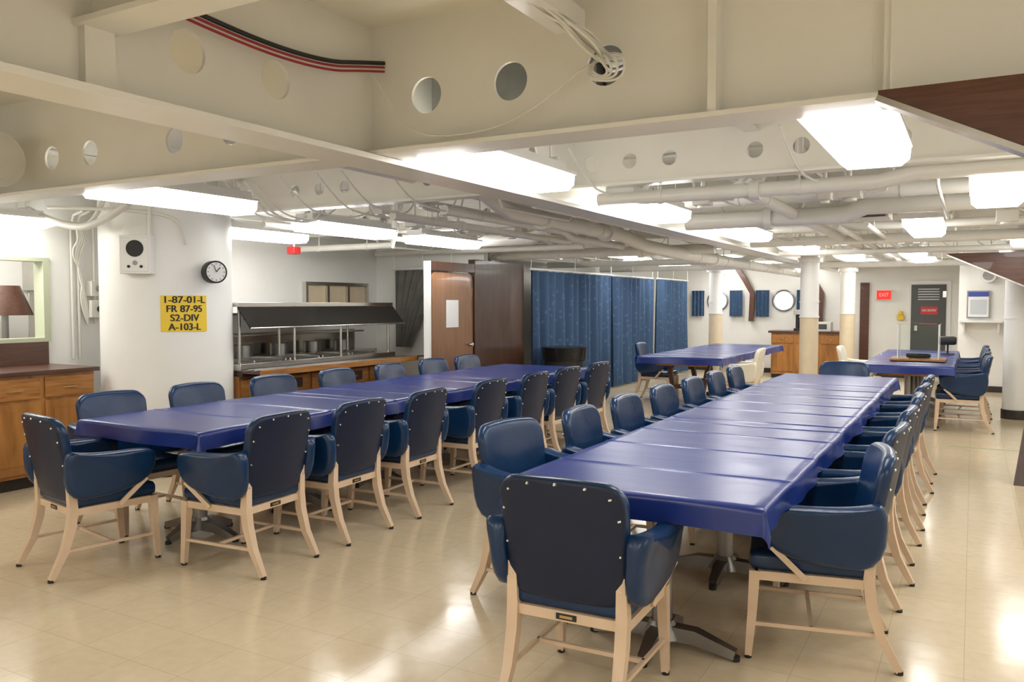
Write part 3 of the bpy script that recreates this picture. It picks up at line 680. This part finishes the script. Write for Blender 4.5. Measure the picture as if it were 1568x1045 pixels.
# ------------------------------------------------------------------ tables
def table(x0,x1,y0,y1,legs='pedestal',drop=.10,seed=1,creases=True):
    par=bpy.data.objects.new('dining_table',None); scene.collection.objects.link(par); par.location=((x0+x1)/2,(y0+y1)/2,0)
    W=(x1-x0)/2; H=(y1-y0)/2; rnd=random.Random(seed)
    mb=MB(); n=max(1,round((y1-y0)/1.95)); l=(y1-y0)/n
    for i in range(n):
        a=-H+i*l+.005;b_=a+l-.01; mb.box(-W+.012,W-.012,a+.01,b_-.01,.73,.762,M_oakh)
        mb.box(-W+.22,W-.22,a+.10,a+.13,.64,.73,M_oakh); mb.box(-W+.22,W-.22,b_-.13,b_-.10,.64,.73,M_oakh)
        mb.box(-W+.3,-W+.33,a+.13,b_-.13,.66,.73,M_oakh); mb.box(W-.33,W-.3,a+.13,b_-.13,.66,.73,M_oakh)
    t=mb.obj('tabletop',bevel=.004); t.parent=par
    mb=MB()
    for i in range(n):
        for yy in (-H+i*l+.45,-H+(i+1)*l-.45):
            if legs=='pedestal':
                mb.cyl((0,yy,.06),(0,yy,.73),.045,M_dsteel,n=20); mb.cyl((0,yy,.05),(0,yy,.12),.09,M_dsteel,r1=.05,n=20)
                mb.box(-.2,.2,yy-.03,yy+.03,.69,.73,M_dsteel)
                for s in(-1,1):
                    mb.tube([(0,yy,.07),(s*.15,yy,.07),(s*.32,yy,.025)],.03,M_dsteel,square=True,radii=[.032,.03,.02]); mb.cyl((s*.32,yy,0),(s*.32,yy,.02),.02,M_black)
                    mb.tube([(0,yy,.07),(0,yy+s*.12,.07),(0,yy+s*.24,.025)],.03,M_dsteel,square=True,radii=[.032,.03,.02]); mb.cyl((0,yy+s*.24,0),(0,yy+s*.24,.02),.02,M_black)
            else:
                for s in(-1,1):
                    mb.tube([(s*.30,yy,.73),(s*.16,yy,.03)],.03,M_walnut,square=True)
                mb.box(-.3,.3,yy-.04,yy+.04,0,.06,M_walnut); mb.box(-.18,.18,yy-.02,yy+.02,.3,.36,M_walnut)
    t=mb.obj('table_base'); t.parent=par
    xs=[-W-drop,-W-drop*.6,-W-drop*.25,-W-.008,-W+.004]+[-W+2*W*i/22 for i in range(1,22)]+[W-.004,W+.008,W+drop*.25,W+drop*.6,W+drop]
    ny=int((y1-y0)/.045)
    cr=[-H+.53*k+rnd.uniform(-.05,.05) for k in range(1,int((y1-y0)/.53))] if creases else []
    sm=[-H+l*k for k in range(1,n)]
    yb=[-H+2*H*i/ny for i in range(1,ny)]
    for c in cr+sm: yb+=[c-.012,c-.006,c,c+.006,c+.012]
    yb=sorted(yb)
    ys=[-H-drop,-H-drop*.6,-H-drop*.25,-H-.008,-H+.004]+yb+[H-.004,H+.008,H+drop*.25,H+drop*.6,H+drop]
    vs=[]
    ph=[rnd.uniform(0,6) for _ in range(8)]
    for y in ys:
        for x in xs:
            a=max(0,abs(x)-W); b_=max(0,abs(y)-H); sx=math.copysign(1,x); sy=math.copysign(1,y)
            z=.768
            for q,c in enumerate(cr):
                z+=.004*math.exp(-((y-c)/.008)**2)
                z+=.0025*math.exp(-((y-c-.1)/.09)**2)*(1 if q%2 else -.6)
            for c in sm: z-=.007*math.exp(-((y-c)/.006)**2)
            z+=.0007*math.sin(y*9+ph[0]+x*2)+.0006*math.sin(x*7+ph[1]+y*3)
            px,py=x,y
            if a>0 or b_>0:
                d=math.hypot(a,b_)
                z-=d*.98
                k=d/drop
                if a>0: px=sx*(W+.006+a*.06+(k*.012*math.sin(y*6.5+ph[2])+k*.008*math.sin(y*15+ph[3])) if b_==0 else W+.006+a*.22)
                if b_>0: py=sy*(H+.006+b_*.06+(k*.010*math.sin(x*8+ph[4])) if a==0 else H+.006+b_*.22)
            vs.append((px,py,z))
    nx=len(xs); fs=[]
    for j in range(len(ys)-1):
        for i in range(nx-1): fs.append((j*nx+i,j*nx+i+1,(j+1)*nx+i+1,(j+1)*nx+i))
    mb=MB(); mb.add(vs,fs,M_cloth); t=mb.obj('tablecloth',ang=60); t.parent=par
    return par
table(-1.68,-.63,2.93,8.75,seed=3)
table(-4.87,-3.77,3.10,8.45,seed=5,legs='pedestal')
table(-4.0,-2.85,10.6,14.5,legs='wood',seed=8)
table(-1.15,-.18,10.5,14.0,seed=9)

mb=MB(); y=11.3
for (x0,x1,ya,yb_) in ((-.82,-.36,y,y+.005),(-.82,-.815,y,y+.38),(-.365,-.36,y,y+.38),(-.82,-.36,y+.375,y+.38)): mb.box(x0,x1,ya,yb_,.80,1.23,M_glass)
mb.box(-.83,-.35,y-.01,y+.39,1.23,1.236,M_glass)
for xx in (-.82,-.365):
    for yy in (y,y+.375): mb.box(xx-.003,xx+.008,yy-.003,yy+.008,.8,1.23,M_white)
mb.box(-.9,-.28,y-.1,y+.45,.777,.80,M_oakh)
mb.rbox((-.59,y+.17,.835),(.28,.14,.06),.025,M_black,n=3)
mb.obj('display_case')
mb=MB(); mb.cyl((-.3,12.9,.777),(-.3,12.9,.79),.09,M_black); mb.tube([(-.3,12.9,.79),(-.3,12.9,.92)],.012,M_black); mb.rbox((-.3,12.88,.97),(.22,.12,.12),.03,M_black,n=3); mb.obj('small_black_device')  # unidentified black device on a stand, not a lamp

# ------------------------------------------------------------------ far end items
mb=MB(); mb.box(-3.5,-2.15,16.75,17.3,0,.08,M_base); mb.box(-3.5,-2.15,16.7,17.3,.08,.9,M_oak); mb.box(-3.55,-2.1,16.65,17.35,.9,.94,M_walnuth)
for i in range(3):
    a=-3.47+i*.45; mb.box(a,a+.4,16.68,16.7,.14,.66,M_oak); mb.box(a,a+.4,16.68,16.7,.7,.86,M_oakh); mb.cyl((a+.2,16.68,.78),(a+.2,16.65,.78),.015,M_brass)
mb.obj('oak_bar_cabinet',bevel=.004)
mb=MB(); mb.box(-3.1,-2.85,16.85,17.15,.94,.99,M_black); mb.box(-3.1,-2.85,17.05,17.15,.99,1.34,M_black); mb.box(-3.1,-2.85,16.85,17.15,1.26,1.36,M_steel); mb.cyl((-2.975,16.95,.99),(-2.975,16.95,1.14),.07,M_dglass,r1=.05); mb.obj('coffee_maker',bevel=.005)
mb=MB(); mb.box(-2.75,-2.4,16.8,17.1,.94,1.12,M_paper); mb.box(-2.68,-2.47,16.79,16.8,.98,1.08,M_gray); mb.obj('napkin_box',bevel=.01)
mb=MB(); mb.box(-1.7,-1.42,YF-.07,YF,1.55,1.75,M_white); mb.box(-1.69,-1.43,YF-.08,YF-.07,1.56,1.74,emis('exit_red',(1,.03,.02),.7)); 
textmesh(mb,'EXIT',.10,lambda x,y:(-1.56+x,YF-.083,1.65+y),M_paper,maxw=.17,bold=0); mb.obj('exit_sign',smooth=False)
mb=MB(); mb.box(-1.15,-.38,YF-.04,YF-.001,0,1.92,M_white); mb.box(-1.07,-.46,YF-.06,YF-.04,.05,1.85,M_gray)
mb.box(-.9,-.6,YF-.065,YF-.06,1.27,1.42,M_red); textmesh(mb,'NO ENTRY',.06,lambda x,y:(-.75+x,YF-.068,1.345+y),M_paper,maxw=.25)
mb.box(-1.0,-.95,YF-.12,YF-.06,.95,1.05,M_steel)
for k in range(5): mb.box(-.95,-.58,YF-.07,YF-.06,1.55+k*.05,1.57+k*.05,M_dsteel)
for z in (.4,1.6): mb.box(-.52,-.46,YF-.08,YF-.06,z,z+.12,M_steel)
mb.obj('door_2')
mb=MB(); mb.box(-.1,.24,15.76,15.8,1.24,1.7,M_dsteel); mb.box(-.08,.22,15.755,15.76,1.26,1.68,M_paper)
mb.box(-.08,.22,15.75,15.755,1.6,1.68,mat('notice_blue',(.05,.08,.35),.5)); mb.box(-.05,.19,15.752,15.756,1.3,1.55,mat('notice_grey',(.55,.58,.6),.5)); mb.obj('notice_board')
mb=MB(); mb.box(-.2,.42,15.5,15.8,1.17,1.2,M_white); mb.box(-.15,-.12,15.6,15.8,1.0,1.17,M_white); mb.box(.35,.38,15.6,15.8,1.0,1.17,M_white); mb.obj('wall_shelf_white')
mb=MB(); mb.cyl((.2,15.7,1.95),(.2,15.8,1.95),.12,M_white,n=24); mb.cyl((.2,15.69,1.95),(.2,15.7,1.95),.08,M_dsteel,n=24); mb.obj('round_vent')
mb=MB(); mb.box(-2.0,-1.83,YF-.05,YF,0,1.9,M_panel); mb.obj('trim_post')
for x in (-4.15,-2.75):
    mb=MB(); mb.tube([(x,YF-.1,1.1),(x+.02,YF-.1,1.7),(x-.15,YF-.1,2.0),(x-.35,YF-.1,2.3)],.05,M_panel,square=True); mb.obj('wooden_knee_brace')
mb=MB(); mb.box(-6.56,-6.45,6.60,6.70,2.03,2.11,M_red); mb.cyl((-6.5,6.65,2.11),(-6.5,6.65,ZC),.01,M_pipe); mb.obj('alarm_box',bevel=.005)
mb=MB(); mb.box(-1.31,-1.19,YF-.09,YF,1.15,1.25,M_yellow); mb.cyl((-1.25,YF-.05,1.25),(-1.25,YF-.05,1.33),.04,M_yellow); mb.obj('battle_lantern',bevel=.01)

# ------------------------------------------------------------------ world & camera
w=bpy.data.worlds.new('World'); scene.world=w; w.use_nodes=True
bgn=w.node_tree.nodes['Background']; bgn.inputs[0].default_value=(.85,.93,1,1); bgn.inputs[1].default_value=2.5
cam=bpy.data.cameras.new('camera'); co=bpy.data.objects.new('camera',cam); scene.collection.objects.link(co); scene.camera=co
cam.lens=1250/1568*36; cam.sensor_width=36; cam.clip_start=.05
co.location=(0,0,1.5); co.rotation_euler=(math.radians(90-2.70),0,math.radians(29.46))
scene.view_settings.view_transform='Standard'; scene.view_settings.look='None'; scene.view_settings.exposure=0
